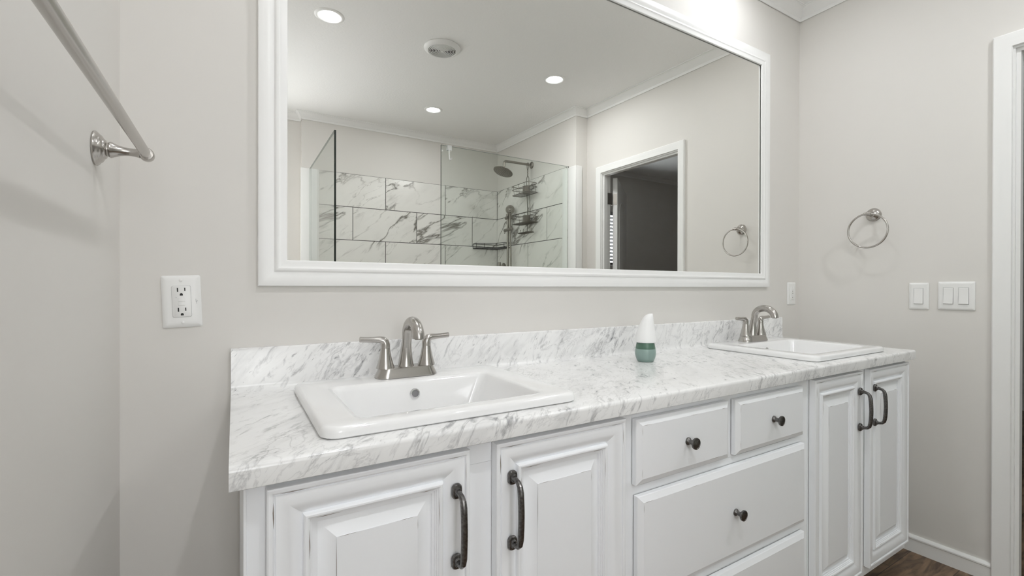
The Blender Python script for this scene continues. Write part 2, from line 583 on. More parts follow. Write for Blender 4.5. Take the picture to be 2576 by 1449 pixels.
for hz in (1.77, 0.97, 0.22):
    b = MB()
    b.lathe([(0.0055, -0.048), (0.0055, 0.048)], (2.712, -1.4500, hz), 'z', 12)
    b.box((2.662, -1.4415, hz - 0.044), (2.7085, -1.4440, hz + 0.044))
    # plate let into the hinge edge of the leaf
    c = Vector((2.7245, -1.4502, 0)); e = Vector((0.636, 0.772, 0)); d = Vector((0.772, -0.636, 0))
    q = [c + e * 0.003 - d * 0.0012, c + e * 0.031 - d * 0.0012, c + e * 0.031 + d * 0.0006, c + e * 0.003 + d * 0.0006]
    b.loft([[(p.x, p.y, hz - 0.044) for p in q], [(p.x, p.y, hz + 0.044) for p in q]])
    hg = b.build('hinge', NICKEL, door)

# window of the bedroom with slatted blind
b = MB()
b.box((3.40, YA - 0.06, 1.345), (4.30, YA - 0.05, 1.99))
w1 = struct(b.build('window_1', DAYPANE))
b = MB()
for x0, x1, z0, z1 in ((3.40, 3.44, 1.345, 1.99), (4.26, 4.30, 1.345, 1.99), (3.44, 4.26, 1.345, 1.38), (3.44, 4.26, 1.955, 1.99)):
    b.box((x0, YA - 0.05, z0), (x1, YA - 0.005, z1))
b.build('window_frame', TRIM, w1)
bl = thing('window_blind', (3.85, YA + 0.02, 1.36), 'white slatted blind on the bright window glimpsed between door jamb and door', 'blind')
for k in range(14):
    b = MB()
    z = 1.372 + k * 0.0425
    b.loft([[(x, YA + 0.003, z - 0.013), (x, YA + 0.026, z + 0.013), (x, YA + 0.028, z + 0.0115), (x, YA + 0.005, z - 0.0145)] for x in (3.42, 4.28)])
    b.build('slat', SLAT, bl)
b = MB(); b.box((3.41, YA + 0.002, 1.952), (4.29, YA + 0.04, 1.995)); b.build('headrail', SLAT, bl)

# added window out of view beside the shower, fills the vanity fronts with light
b = MB(); b.box((WX0, YA - 0.06, WZ0), (WX1, YA - 0.05, WZ1)); w2 = struct(b.build('fill_window_back', FILL_PANE))
b = MB()
for xa, xb_, z0, z1 in ((WX0, WX0 + 0.03, WZ0, WZ1), (WX1 - 0.03, WX1, WZ0, WZ1), (WX0 + 0.03, WX1 - 0.03, WZ0, WZ0 + 0.03), (WX0 + 0.03, WX1 - 0.03, WZ1 - 0.03, WZ1)):
    b.box((xa, YA - 0.05, z0), (xb_, YA + 0.008, z1))
b.build('window_frame', TRIM, w2)

# added window out of view in the left wall, weak fill to brighten the ceiling
b = MB(); b.box((-0.06, SY1, SZ0), (-0.05, SY0, SZ1)); w3 = struct(b.build('fill_window_left', FILL_PANE_SIDE))
b = MB()
for ya, yb_, z0, z1 in ((SY1, SY1 + 0.03, SZ0, SZ1), (SY0 - 0.03, SY0, SZ0, SZ1), (SY1 + 0.03, SY0 - 0.03, SZ0, SZ0 + 0.03), (SY1 + 0.03, SY0 - 0.03, SZ1 - 0.03, SZ1)):
    b.box((-0.05, ya, z0), (0.008, yb_, z1))
b.build('window_frame', TRIM, w3)

# ------------------------------------------------------------------ ceiling fittings
TILT = -0.017


def ceiling_light(x, y, lens):
    t = thing('recessed_light', (x, y, zc(y)), '', 'ceiling light', 'recessed ceiling lights', (TILT, 0, 0))
    b = MB()
    b.lathe([(0.050, 0.002), (0.051, -0.002), (0.056, -0.005), (0.068, -0.0045), (0.073, -0.001), (0.073, 0.002)], (0, 0, 0), 'z', 40, cap=False)
    b.build('trim_ring', TRIM, t, local=True)
    b = MB()
    b.lathe([(0.051, 0.001), (0.051, -0.0015), (0.040, -0.0025), (0.0262, -0.0028), (0.0262, 0.001)], (0, 0, 0), 'z', 40, cap=False)
    b.build('lens', lens[0], t, local=True)
    b = MB()
    b.lathe([(0.0260, 0.001), (0.0260, -0.0029), (0.0, -0.0032)], (0, 0, 0), 'z', 32)
    b.build('lamp_core', lens[1], t, local=True)
    return t


LIGHTS = [
    (0.622, -1.302, 'lit recessed ceiling light nearest the upper left corner of the mirror, mirrored'),
    (2.043, -1.288, 'lit recessed ceiling light mirrored above the doorway, right of the round vent'),
    (1.560, -2.254, 'lit recessed ceiling light over the glass shower, below the round vent in the mirror'),
    (0.622, -0.26, 'recessed ceiling light just out of view over the left sink'),
    (1.960, -0.26, 'recessed ceiling light out of view whose glow brightens the wall above the mirror'),
]
l0 = ceiling_light(LIGHTS[0][0], LIGHTS[0][1], LENS)
for i, (x, y, lab) in enumerate(LIGHTS):
    if i >= 2:
        l0 = ceiling_light(x, y, LENS_SHOWER if i == 2 else LENS_LOW) if i < 4 else l0
    o = l0 if i in (0, 2, 3) else copy_tree(l0)
    o.location = (x, y, zc(y)); o['label'] = lab

vx, vy = 1.239, -1.293
t = thing('exhaust_fan', (vx, vy, zc(vy)), 'round white exhaust fan vent with concentric grille rings on the ceiling', 'vent', None, (TILT, 0, 0))
b = MB()
b.lathe([(0.100, 0.002), (0.105, -0.003), (0.106, -0.007), (0.101, -0.014), (0.090, -0.021), (0.082, -0.024), (0.079, -0.022), (0.078, -0.012), (0.0, -0.012)], (0, 0, 0), 'z', 48)
b.build('cover', PLASTIC, t, local=True)
b = MB(); b.lathe([(0.0775, -0.0122), (0.0775, -0.0130), (0, -0.0130)], (0, 0, 0), 'z', 40); b.build('fan_cavity', DARKSLOT, t, local=True)
b = MB()
for k in range(8):
    r = 0.0765 - k * 0.0086
    b.lathe([(r, -0.0205), (r, -0.0232), (r - 0.0032, -0.0242), (r - 0.0032, -0.0205)], (0, 0, 0), 'z', 40, cap=False)
b.lathe([(0.009, -0.015), (0.009, -0.0245), (0, -0.025)], (0, 0, 0), 'z', 20)
for k in range(4):
    a = PI / 4 + k * PI / 2
    c, s_ = math.cos(a), math.sin(a)
    i = b.loft([[(c * r - s_ * w, s_ * r + c * w, z) for w, z in ((-0.0015, -0.0200), (0.0015, -0.0200), (0.0015, -0.0215), (-0.0015, -0.0215))] for r in (0.005, 0.0775)])
b.build('grille', PLASTIC, t, local=True)


# ------------------------------------------------------------------ mirror
def rect_sweep(b, x0, x1, z0, z1, yref, prof, m=0, cap=True, m_inner=None):
    """profile points (inset from the outer edge, height towards the room); y of a point = yref - height"""
    rings = []
    for d, h in prof:
        rings.append([(x0 + d, yref - h, z0 + d), (x1 - d, yref - h, z0 + d), (x1 - d, yref - h, z1 - d), (x0 + d, yref - h, z1 - d)])
    b.loft(rings, cap0=False, cap1=cap, m=m)


MX0, MX1, MZ0, MZ1 = 0.2485, 2.3265, 1.0905, 2.166
t = thing('wall_mirror', (1.2875, 0, 1.0905), 'large wall mirror in a white moulded frame above the vanity', 'mirror')
b = MB()
rect_sweep(b, MX0, MX1, MZ0, MZ1, 0.0, [(0.0, 0.0005), (0.0, 0.013), (0.0015, 0.0155), (0.006, 0.017), (0.018, 0.018), (0.026, 0.0165), (0.031, 0.0135), (0.034, 0.013),
           (0.036, 0.016), (0.039, 0.0175), (0.043, 0.0175), (0.046, 0.0155), (0.050, 0.0145), (0.056, 0.0140), (0.0605, 0.0130), (0.062, 0.0115), (0.062, 0.0072), (0.050, 0.0070)], cap=False)
b.build('frame', TRIM, t, angle=30)
b = MB(); b.box((MX0 + 0.055, -0.0005, MZ0 + 0.055), (MX1 - 0.055, -0.0045, MZ1 - 0.055)); b.build('mirror_glass', MIRROR, t, smooth=False)

# ------------------------------------------------------------------ vanity: countertop
CX0, CX1, CZ, CZB, CF = 0.1955, 2.427, 0.851, 0.818, -0.5196
SINKS = (0.569, 2.035)
HOLE_Y0, HOLE_Y1, HOLE_W = -0.110, -0.455, 0.220
prof = [(-0.0005, CZB), (-0.0005, 0.9486), (-0.015, 0.9486), (-0.0178, 0.9474), (-0.019, 0.9450), (-0.019, 0.866), (-0.0205, 0.858), (-0.025, 0.853), (-0.033, CZ),
        (HOLE_Y0, CZ), (HOLE_Y1, CZ), (CF + 0.008, CZ), (CF + 0.004, CZ - 0.001), (CF + 0.0012, CZ - 0.0035), (CF, CZ - 0.008), (CF, CZB + 0.001), (CF + 0.001, CZB),
        (HOLE_Y1, CZB), (HOLE_Y0, CZB)]
arcl = [0.0]
for i in range(1, len(prof)):
    arcl.append(arcl[-1] + math.dist(prof[i], prof[i - 1]))
xs = [CX0]
for s in SINKS:
    xs += [s - HOLE_W, s + HOLE_W]
xs.append(CX1)
b = MB()
ids = [b.add([(x, p[0], p[1]) for p in prof]) for x in xs]
n = len(prof)
for k in range(len(xs) - 1):
    hole = k in (1, 3)
    for j in range(n):
        j2 = (j + 1) % n
        if hole and j in (9, 17):
            continue
        v0, v1 = -arcl[j], -(arcl[j2] if j2 else arcl[-1] + 0.1)
        b.face((ids[k][j], ids[k][j2], ids[k + 1][j2], ids[k + 1][j]), 0, [(xs[k], v0), (xs[k], v1), (xs[k + 1], v1), (xs[k + 1], v0)])
    if hole:
        A, B_ = ids[k], ids[k + 1]
        for q in ((A[9], B_[9], B_[18], A[18]), (A[10], A[17], B_[17], B_[10])):
            b.face(q, 0, [(0, 0)] * 4)
        for I in (A, B_):
            b.face((I[9], I[18], I[17], I[10]), 0, [(0, 0)] * 4)
b.face(ids[0][::-1], 0, [(-p[0] * 0.7 + p[1], -p[0]) for p in prof][::-1])
b.face(ids[-1], 0, [(3 + p[0], p[1]) for p in prof])
o = b.build('countertop', MARBLE, angle=40)
tag(o, 'long white marble-look vanity countertop with grey veins and integral backsplash', 'countertop')

# ------------------------------------------------------------------ sinks


def make_sink(cx):
    t = thing('drop_in_sink', (cx, -0.272, CZ), 'white rectangular drop-in sink at the near left end of the counter', 'sink', 'rectangular drop-in sinks')
    b = MB()
    X0, X1, Y0, Y1 = cx - 0.2520, cx + 0.2520, -0.4775, -0.068
    bx0, bx1, by0, by1 = cx - 0.186, cx + 0.186, -0.431, -0.1665
    z = CZ
    spec = [(X0 + .004, X1 - .004, Y0 + .004, Y1 - .004, .026, z + .0003), (X0, X1, Y0, Y1, .028, z + .003), (X0, X1, Y0, Y1, .028, z + .011), (X0 + .0015, X1 - .0015, Y0 + .0015, Y1 - .0015, .027, z + .016),
            (X0 + .005, X1 - .005, Y0 + .005, Y1 - .005, .025, z + .019), (X0 + .010, X1 - .010, Y0 + .010, Y1 - .010, .022, z + .020),
            (bx0 - .010, bx1 + .010, by0 - .010, by1 + .010, .026, z + .0185), (bx0 - .003, bx1 + .003, by0 - .003, by1 + .003, .022, z + .0175), (bx0, bx1, by0, by1, .020, z + .014),
            (bx0 + .002, bx1 - .002, by0 + .002, by1 - .002, .022, z + .006), (bx0 + .014, bx1 - .022, by0 + .008, by1 - .008, .03, z - .05),
            (bx0 + .026, bx1 - .040, by0 + .016, by1 - .016, .035, z - .090), (bx0 + .040, bx1 - .056, by0 + .030, by1 - .030, .035, z - .104), (bx0 + .075, bx1 - .09, by0 + .06, by1 - .06, .03, z - .110)]
    rings = [[(p[0], p[1], zz) for p in rrect(a, c, d, e, r, 6)] for a, c, d, e, r, zz in spec]
    b.loft(rings, cap0=False)
    b.build('basin', CERAMIC, t, angle=50)
    b = MB()
    ax = (0, -0.985, 0.17)
    b.lathe([(0.0112, -0.002), (0.0122, 0.0015), (0.0110, 0.0034), (0.0085, 0.0036), (0.0078, 0.002), (0.0078, -0.004)], (cx + 0.001, -0.1712, 0.8360), ax, 28, cap=False)
    ov = b.build('overflow_ring', CHROME, t)
    b = MB()
    b.lathe([(0.0080, 0.0004), (0.0080, 0.0009), (0.0, 0.0009)], (cx + 0.001, -0.1712, 0.8360), ax, 20)
    b.build('overflow_hole', mat('shadowed_overflow', (0.22, 0.22, 0.225), 0.35), ov)
    b = MB()
    b.lathe([(0.030, 0.0), (0.030, 0.003), (0.022, 0.004), (0.020, 0.002), (0.018, 0.006), (0.0, 0.009)], (cx, -0.30, CZ - 0.110), 'z', 28)
    b.build('drain', CHROME, t)
    return t


s1 = make_sink(SINKS[0])
s2 = copy_tree(s1)
s2.location.x += SINKS[1] - SINKS[0]
s2['label'] = 'white rectangular drop-in sink at the far right end of the counter'


# ------------------------------------------------------------------ faucets
def make_faucet(cx):
    cy, z0 = -0.1165, CZ + 0.0195
    t = thing('faucet', (cx, cy, z0), 'brushed nickel two-handle faucet on the near left sink', 'faucet', 'brushed nickel faucets')
    b = MB()
    rings = []
    for hw, hd, z in ((0.0775, 0.0285, 0), (0.0775, 0.0285, 0.003), (0.074, 0.0265, 0.010), (0.0705, 0.0250, 0.017), (0.0690, 0.0245, 0.022), (0.0665, 0.0225, 0.0235)):
        rings.append([(p[0], p[1], z0 + z) for p in rrect(cx - hw, cx + hw, cy - hd, cy + hd, hd - 0.0005, 10)])
    b.loft(rings)
    b.build('base', NICKEL, t)
    zb = z0 + 0.0225
    b = MB()
    path, rad = [], []
    for k in range(9):
        u = k / 8
        path.append((cx, cy + 0.004 - 0.010 * u * u, zb + 0.074 * u)); rad.append(0.0202 - 0.0082 * min(1, u * 1.35) ** 0.75)
    R1, R2 = 0.0410, 0.0345
    c = (cy - 0.006 - R1, zb + 0.078)
    for k in range(1, 21):
        a = PI * 0.985 * k / 20
        path.append((cx, c[0] + R1 * math.cos(a), c[1] + R2 * math.sin(a))); rad.append(0.0120 + 0.0022 * k / 20)
    last = path[-1]
    path.append((cx, last[1] - 0.0001, last[2] - 0.0030)); rad.append(0.0141)
    b.tube(path, rad, 24)
    sp = b.build('spout', NICKEL, t)
    b = MB()
    b.lathe([(0.0090, 0.0), (0.0090, 0.0018), (0.0, 0.0018)], (cx, path[-1][1] - 0.0002, path[-1][2] - 0.0019), 'z', 20)
    b.build('aerator', STEEL, sp)
    for sgn in (-1, 1):
        hx = cx + sgn * 0.052
        b = MB()
        b.lathe([(0.0215, 0.0), (0.0210, 0.004), (0.0180, 0.013), (0.0145, 0.027), (0.0122, 0.039), (0.0112, 0.046), (0.0110, 0.048)], (hx, cy, zb), 'z', 28)
        st = b.build('handle_body', NICKEL, t)
        b = MB()
        b.lathe([(0.0104, 0.0475), (0.0104, 0.0488)], (hx, cy, zb), 'z', 24)
        zt = zb + 0.0488
        path = [(hx, cy, zt), (hx, cy, zt + 0.008), (hx + sgn * 0.0015, cy, zt + 0.0135), (hx + sgn * 0.006, cy, zt + 0.0185), (hx + sgn * 0.014, cy, zt + 0.0205),
                (hx + sgn * 0.028, cy, zt + 0.0212), (hx + sgn * 0.044, cy, zt + 0.0220), (hx + sgn * 0.060, cy, zt + 0.0232)]
        b.tube(path, [0.0110, 0.0112, 0.0108, 0.0095, 0.0080, 0.0068, 0.0066, 0.0066], 20)
        b.build('lever', NICKEL, st)
    return t


f1 = make_faucet(0.567)
f2 = copy_tree(f1)
f2.location.x += 2.030 - 0.567
f2['label'] = 'brushed nickel two-handle faucet on the far right sink'

# ------------------------------------------------------------------ vanity cabinets
FY, DFY = -0.49, -0.51
ZD0, ZD1 = 0.1235, 0.8075
DOORP = [(0.0, 0.0014), (0.0, 0.0172), (0.0006, 0.0190), (0.0024, 0.0200), (0.0066, 0.0200), (0.0082, 0.0190), (0.0094, 0.0162), (0.0108, 0.0158), (0.0114, 0.0178),
         (0.0150, 0.0183), (0.0210, 0.0181), (0.0280, 0.0168), (0.0350, 0.0141), (0.0410, 0.0108), (0.0450, 0.0084), (0.0470, 0.0076), (0.0476, 0.0122), (0.0486, 0.0148), (0.0504, 0.0160), (0.0530, 0.0160), (0.0554, 0.0148), (0.0568, 0.0120),
         (0.0586, 0.0116), (0.0590, 0.0092), (0.0612, 0.0088), (0.0616, 0.0062), (0.0656, 0.0058), (0.0660, 0.0026), (0.0680, 0.0022), (0.0700, 0.0028), (0.0925, 0.0128), (0.0929, 0.0140)]
SLABP = [(0.0, 0.0022), (0.0, 0.0125), (0.0012, 0.0140), (0.0125, 0.0192), (0.0138, 0.0200)]


def wear(b, x0, x1, z0, z1, d, h, spots, m=1):
    """slim worn-through strokes on an edge inset by d: (side, start, length, width)"""
    y = FY - h - 0.0004
    for side, st, lg, w in spots:
        if side in 'TB':
            z = (z1 - d) if side == 'T' else (z0 + d)
            xa = x0 + d + st if st >= 0 else x1 - d + st - lg
            q = [(xa, z), (xa + lg * 0.3, z - w * 0.6), (xa + lg, z - w * 0.1), (xa + lg * 0.4, z + w * 0.4)]
        else:
            x = (x0 + d) if side == 'L' else (x1 - d)
            za = z1 - d - st - lg if st >= 0 else z0 + d - st
            q = [(x, za), (x + w * 0.5, za + lg * 0.4), (x, za + lg), (x - w * 0.5, za + lg * 0.6)]
        i = b.add([(p[0], y, p[1]) for p in q])
        b.face(i, m)


def pull(hx, hzt, hzb, parent):
    """cast pull: two oval rosettes and a bowed square-ish grip"""
    b = MB()
    y = DFY
    for z, sg in ((hzt, 1), (hzb, -1)):
        rings = []
        for k, h in ((1.0, -0.0005), (1.0, 0.003), (0.88, 0.0052), (0.60, 0.0060), (0.54, 0.0085), (0.48, 0.010)):
            rings.append([(hx + p[0] * k, y - h, z + p[1] * k) for p in rrect(-0.0090, 0.0090, -0.0128, 0.0128, 0.0074, 5)])
        b.loft(rings)
    zt, zb = hzt, hzb
    path = [(hx, y - 0.004, zt), (hx, y - 0.014, zt - 0.0005), (hx, y - 0.022, zt - 0.0025), (hx, y - 0.0275, zt - 0.008), (hx, y - 0.0300, zt - 0.018)]
    N = 10
    for k in range(1, N):
        u = k / N
        path.append((hx, y - 0.0302 - 0.0022 * math.sin(PI * u), zt - 0.018 + (zb - zt + 0.036) * u))
    path += [(hx, y - 0.0300, zb + 0.018), (hx, y - 0.0275, zb + 0.008), (hx, y - 0.022, zb + 0.0025), (hx, y - 0.014, zb + 0.0005), (hx, y - 0.004, zb)]
    rad = [0.0054, 0.0048, 0.0048, 0.0053, 0.0058] + [0.0058 for k in range(1, N)] + [0.0058, 0.0053, 0.0048, 0.0048, 0.0054]
    b.tube(path, rad, 12)
    return b.build('handle', PEWTER, parent, angle=28)


def knob(kx, kz, parent):
    b = MB()
    b.lathe([(0.0092, -0.0005), (0.0092, 0.002), (0.0080, 0.0038), (0.0058, 0.0060), (0.0052, 0.0105), (0.0064, 0.0150), (0.0100, 0.0180), (0.0130, 0.0198), (0.0138, 0.0222), (0.0133, 0.0246), (0.0110, 0.0252),
             (0.0105, 0.0246), (0.0060, 0.0252), (0.0, 0.0254)], (kx, DFY, kz), '-y', 28)
    return b.build('knob', PEWTER, parent)


def cabinet_door(parent, x0, x1, hx):
    b = MB()
    rect_sweep(b, x0, x1, ZD0, ZD1, FY, DOORP)
    wear(b, x0, x1, ZD0, ZD1, 0.0082, 0.0192, [('T', 0.008, 0.042, 0.0010), ('T', -0.006, 0.028, 0.0008), ('L', 0.010, 0.038, 0.0018), ('R', 0.012, 0.035, 0.0008), ('B', 0.01, 0.05, 0.0012), ('L', -0.02, 0.05, 0.0012)])
    wear(b, x0, x1, ZD0, ZD1, 0.0556, 0.0150, [('T', 0.008, 0.038, 0.0009), ('T', -0.006, 0.028, 0.0008), ('L', 0.014, 0.046, 0.0014), ('R', 0.014, 0.050, 0.0009), ('B', 0.02, 0.05, 0.001)])
    wear(b, x0, x1, ZD0, ZD1, 0.0928, 0.0139, [('T', 0.002, 0.035, 0.0007), ('L', 0.002, 0.085, 0.0008), ('T', -0.001, 0.03, 0.0006), ('R', 0.004, 0.02, 0.0005)])
    d = b.build('door', [CAB, WORN], parent, angle=24)
    pull(hx, 0.7428, 0.6235, d)
    return d


def drawer(parent, x0, x1, z0, z1, kx=None):
    b = MB()
    rect_sweep(b, x0, x1, z0, z1, FY, SLABP)
    wear(b, x0, x1, z0, z1, 0.0137, 0.0200, [('T', 0.002, 0.03, 0.0007), ('L', 0.003, 0.02, 0.0007), ('L', -0.002, 0.022, 0.0007), ('T', 0.16, 0.03, 0.0006), ('B', -0.02, 0.05, 0.0006), ('T', -0.004, 0.02, 0.0006)])
    d = b.build('drawer', [CAB, WORN], parent, angle=24)
    knob(kx or (x0 + x1) / 2, (z0 + z1) / 2, d)
    return d


def carcass(t, x0, x1, stiles, rails):
    b = MB()
    zb, zt, tt = 0.088, CZB - 0.0006, 0.015
    b.box((x0, -0.004, zb), (x0 + tt, FY + 0.02, zt)); b.box((x1 - tt, -0.004, zb), (x1, FY + 0.02, zt))
    b.box((x0 + tt, -0.004, zb), (x1 - tt, FY + 0.02, zb + tt)); b.box((x0 + tt, -0.004, zb + tt), (x1 - tt, -0.012, zt - 0.14))
    b.box((x0, -0.06, 0.0), (x1, FY + 0.075, zb))
    b.build('carcass', CAB, t, smooth=False)
    b = MB()
    for a, c, z0, z1 in stiles + rails:
        b.box((a, FY + 0.02, z0), (c, FY, z1))
    b.build('face_frame', CAB, t, smooth=False)


Z0, Z1 = 0.088, CZB - 0.0006
c1 = thing('vanity_cabinet', (0.57, -0.26, 0), 'white painted vanity cabinet with two raised-panel doors under the near left sink', 'cabinet', 'vanity cabinets')
carcass(c1, 0.2125, 0.9405, [(0.2125, 0.265, Z0, Z1), (0.53, 0.625, Z0, 0.773), (0.90, 0.9405, Z0, Z1)],
        [(0.265, 0.90, 0.7734, Z1), (0.265, 0.53, Z0, 0.14), (0.625, 0.90, Z0, 0.14)])
cabinet_door(c1, 0.2403, 0.5523, 0.5256)
cabinet_door(c1, 0.6041, 0.9224, 0.6361)
b = MB(); b.box((0.2125, FY - 0.0002, Z0), (0.2165, FY - 0.0035, Z1), bev=0.001); b.build('scribe_strip', CAB, c1)
c2 = thing('vanity_cabinet', (1.32, -0.26, 0), 'white painted vanity cabinet of knobbed drawers between the two doored cabinets', 'cabinet', 'vanity cabinets')
carcass(c2, 0.9409, 1.6985, [(0.9409, 0.985, Z0, Z1), (1.63, 1.6985, Z0, Z1), (1.265, 1.335, 0.645, 0.785)],
        [(0.985, 1.63, 0.7854, Z1), (0.985, 1.63, 0.615, 0.6446), (0.985, 1.63, 0.355, 0.405), (0.985, 1.63, Z0, 0.14)])
drawer(c2, 0.9577, 1.2875, 0.6525, 0.7983)
drawer(c2, 1.3168, 1.6475, 0.6530, 0.7973)
drawer(c2, 0.9624, 1.6566, 0.3930, 0.6270)
drawer(c2, 0.9624, 1.6566, 0.1280, 0.3635)
c3 = thing('vanity_cabinet', (2.05, -0.26, 0), 'white painted vanity cabinet with two narrow doors under the far right sink', 'cabinet', 'vanity cabinets')
carcass(c3, 1.7003, 2.4150, [(1.7003, 1.74, Z0, Z1), (1.99, 2.10, Z0, 0.773), (2.36, 2.4150, Z0, Z1)],
        [(1.74, 2.36, 0.7734, Z1), (1.74, 1.99, Z0, 0.14), (2.10, 2.36, Z0, 0.14)])
cabinet_door(c3, 1.7075, 2.0200, 1.9931)
cabinet_door(c3, 2.0725, 2.3960, 2.1020)

# ------------------------------------------------------------------ air freshener bottle
fx, fy = 1.338, -0.178
t = thing('air_freshener', (fx, fy, CZ), 'green and white cone air freshener standing mid-counter against the backsplash', 'air freshener')
b = MB()
b.lathe([(0.0, 0.0), (0.024, 0.0), (0.0262, 0.002), (0.0300, 0.011), (0.0328, 0.022), (0.0330, 0.031), (0.0318, 0.0390), (0.0305, 0.0415)], (fx, fy, CZ + 0.0003), 'z', 36)
b.build('bulb', GREEN, t)
b = MB()
b.lathe([(0.0308, 0.0412), (0.0312, 0.0425), (0.0296, 0.050), (0.0276, 0.0600), (0.0272, 0.0660)], (fx, fy, CZ), 'z', 36)
b.build('collar', DKGREEN, t)
b = MB()
rv = Vector((0.857, -0.516, 0))       # the tip leans this way
rings = []
for h, r, sh in ((0.0615, 0.0315, 0.0), (0.0635, 0.0335, 0.0), (0.070, 0.0338, 0.0), (0.084, 0.0318, 0.0004), (0.098, 0.0285, 0.0015), (0.112, 0.0245, 0.0032), (0.126, 0.0205, 0.0055),
                 (0.137, 0.0172, 0.0076), (0.144, 0.0142, 0.0100), (0.1495, 0.0105, 0.0130), (0.1525, 0.0060, 0.0170), (0.1532, 0.0030, 0.0195)):
    ring = []
    for k in range(36):
        a = 2 * PI * k / 36
        ring.append(Vector((fx, fy, CZ + h)) + rv * (sh + r * math.cos(a)) + Vector((-rv.y, rv.x, 0)) * (r * 0.92 * math.sin(a)))
    rings.append(ring)
b.loft(rings)
b.build('cap', CAPWHITE, t)


# ------------------------------------------------------------------ wall plates (local frame: x across, z up, -y out of the wall)
def plate_mesh(w, h, holes=()):
    b = MB()
    spec = [(0.0, 0.0005), (0.0, 0.0025), (0.0018, 0.0042), (0.0070, 0.0058), (0.0105, 0.0060)]
    rings = []
    for d, y in spec:
        rings.append([(p[0], -y, p[1]) for p in rrect(-w / 2 + d, w / 2 - d, -h / 2 + d, h / 2 - d, max(0.0035 - d * 0.5, 0.0012), 3)])
    b.loft(rings)
    return b


def receptacle(t, tamper=True):
    b = MB()
    rings = [[(p[0], -y, p[1]) for p in rrect(-0.0168 + d, 0.0168 - d, -0.0335 + d, 0.0335 - d, 0.003, 3)] for d, y in ((0, 0.0045), (0, 0.0072), (0.0008, 0.0078))]
    b.loft(rings)
    face = b.build('receptacle_face', PLASTIC, t, local=True)
    b = MB()
    rings = [[(p[0], -y, p[1]) for p in rrect(-0.0172, 0.0172, -0.0339, 0.0339, 0.003, 3)] for y in (0.0058, 0.00615)]
    b.loft(rings); b.build('face_gap', GREYMARK, t, local=True)
    for s in (1, -1):
        zc_ = 0.0215 * s
        b = MB(); b.box((-0.0074, -0.0076, zc_ - 0.0005), (-0.0052, -0.0081, zc_ + 0.0080)); b.build('slot', DARKSLOT, face, local=True)
        b = MB(); b.box((0.0056, -0.0076, zc_ + 0.0010), (0.0076, -0.0081, zc_ + 0.0078)); b.build('slot', DARKSLOT, face, local=True)
        b = MB()
        pts = [(-0.0027, zc_ - 0.0088), (0.0027, zc_ - 0.0088)] + [(0.0027 * math.cos(a), zc_ - 0.0063 + 0.0027 * math.sin(a)) for a in [PI * k / 8 for k in range(9)]]
        b.loft([[(p[0], -0.0076, p[1]) for p in pts], [(p[0], -0.0081, p[1]) for p in pts]])
        b.build('ground_hole', DARKSLOT, face, local=True)
    b = MB()
    b.box((-0.0099, -0.0076, 0.0083), (-0.0090, -0.0081, 0.0091))
    b.build('indicator', DARKSLOT, face, local=True)
    for z0, z1 in ((0.0003, 0.0085), (-0.0085, -0.0003)):
        b = MB(); b.box((-0.0062, -0.0070, z0), (0.0062, -0.0086, z1), bev=0.0006); b.build('test_button', PLASTIC, face, local=True)
    return face


def screws(t, pts):
    for (x, z) in pts:
        b = MB()
        b.lathe([(0.0034, 0.0052), (0.0034, 0.0066), (0.0022, 0.0074), (0.0, 0.0076)], (x, 0, z), '-y', 16)
        b.build('screw', PLASTIC, t, local=True)


t = thing('wall_outlet', (0.1046, 0, 1.057), 'slightly tilted white double wall outlet left of the mirror', 'outlet', None, (0, math.radians(-2.3), 0))
plate_mesh(0.0702, 0.1125).build('plate', PLASTIC, t, local=True)
receptacle(t)
screws(t, [(0, 0.0455), (0, -0.0455)])
b = MB()
for z0, z1, x in ((-0.002, 0.0045, 0.0252), (-0.006, 0.000, 0.0262), (-0.001, 0.001, 0.0275)):
    b.box((x, -0.0058, z0), (x + 0.0007, -0.0062, z1))
b.build('print_mark', GREYMARK, t, local=True)

t = thing('wall_plate', (2.5353, 0, 1.0595), 'small white wall plate with tiny dark dots in the corner right of the mirror', 'wall plate')
plate_mesh(0.0702, 0.1090).build('plate', PLASTIC, t, local=True)
b = MB()
rings = [[(p[0], -y, p[1]) for p in rrect(-0.0168 + d, 0.0168 - d, -0.0335 + d, 0.0335 - d, 0.003, 3)] for d, y in ((0, 0.0045), (0, 0.0072), (0.0008, 0.0078))]
b.loft(rings)
fc = b.build('insert', PLASTIC, t, local=True)
for z0, z1 in ((0.008, 0.026), (-0.026, -0.008)):
    b = MB(); b.box((-0.0095, -0.0070, z0), (0.0095, -0.0086, z1), bev=0.0006); b.build('button', PLASTIC, fc, local=True)
for x, z in ((-0.002, 0.0110), (0.001, 0.0010), (-0.001, -0.0190)):
    b = MB(); b.lathe([(0.0016, 0.0074), (0.0016, 0.0090), (0.0, 0.0091)], (x, 0, z), '-y', 10); b.build('dot', DARKSLOT, fc, local=True)
for z in (0.0300, -0.0300):
    b = MB(); b.box((-0.008, -0.0076, z), (0.008, -0.0080, z + 0.0007)); b.build('print_mark', GREYMARK, fc, local=True)


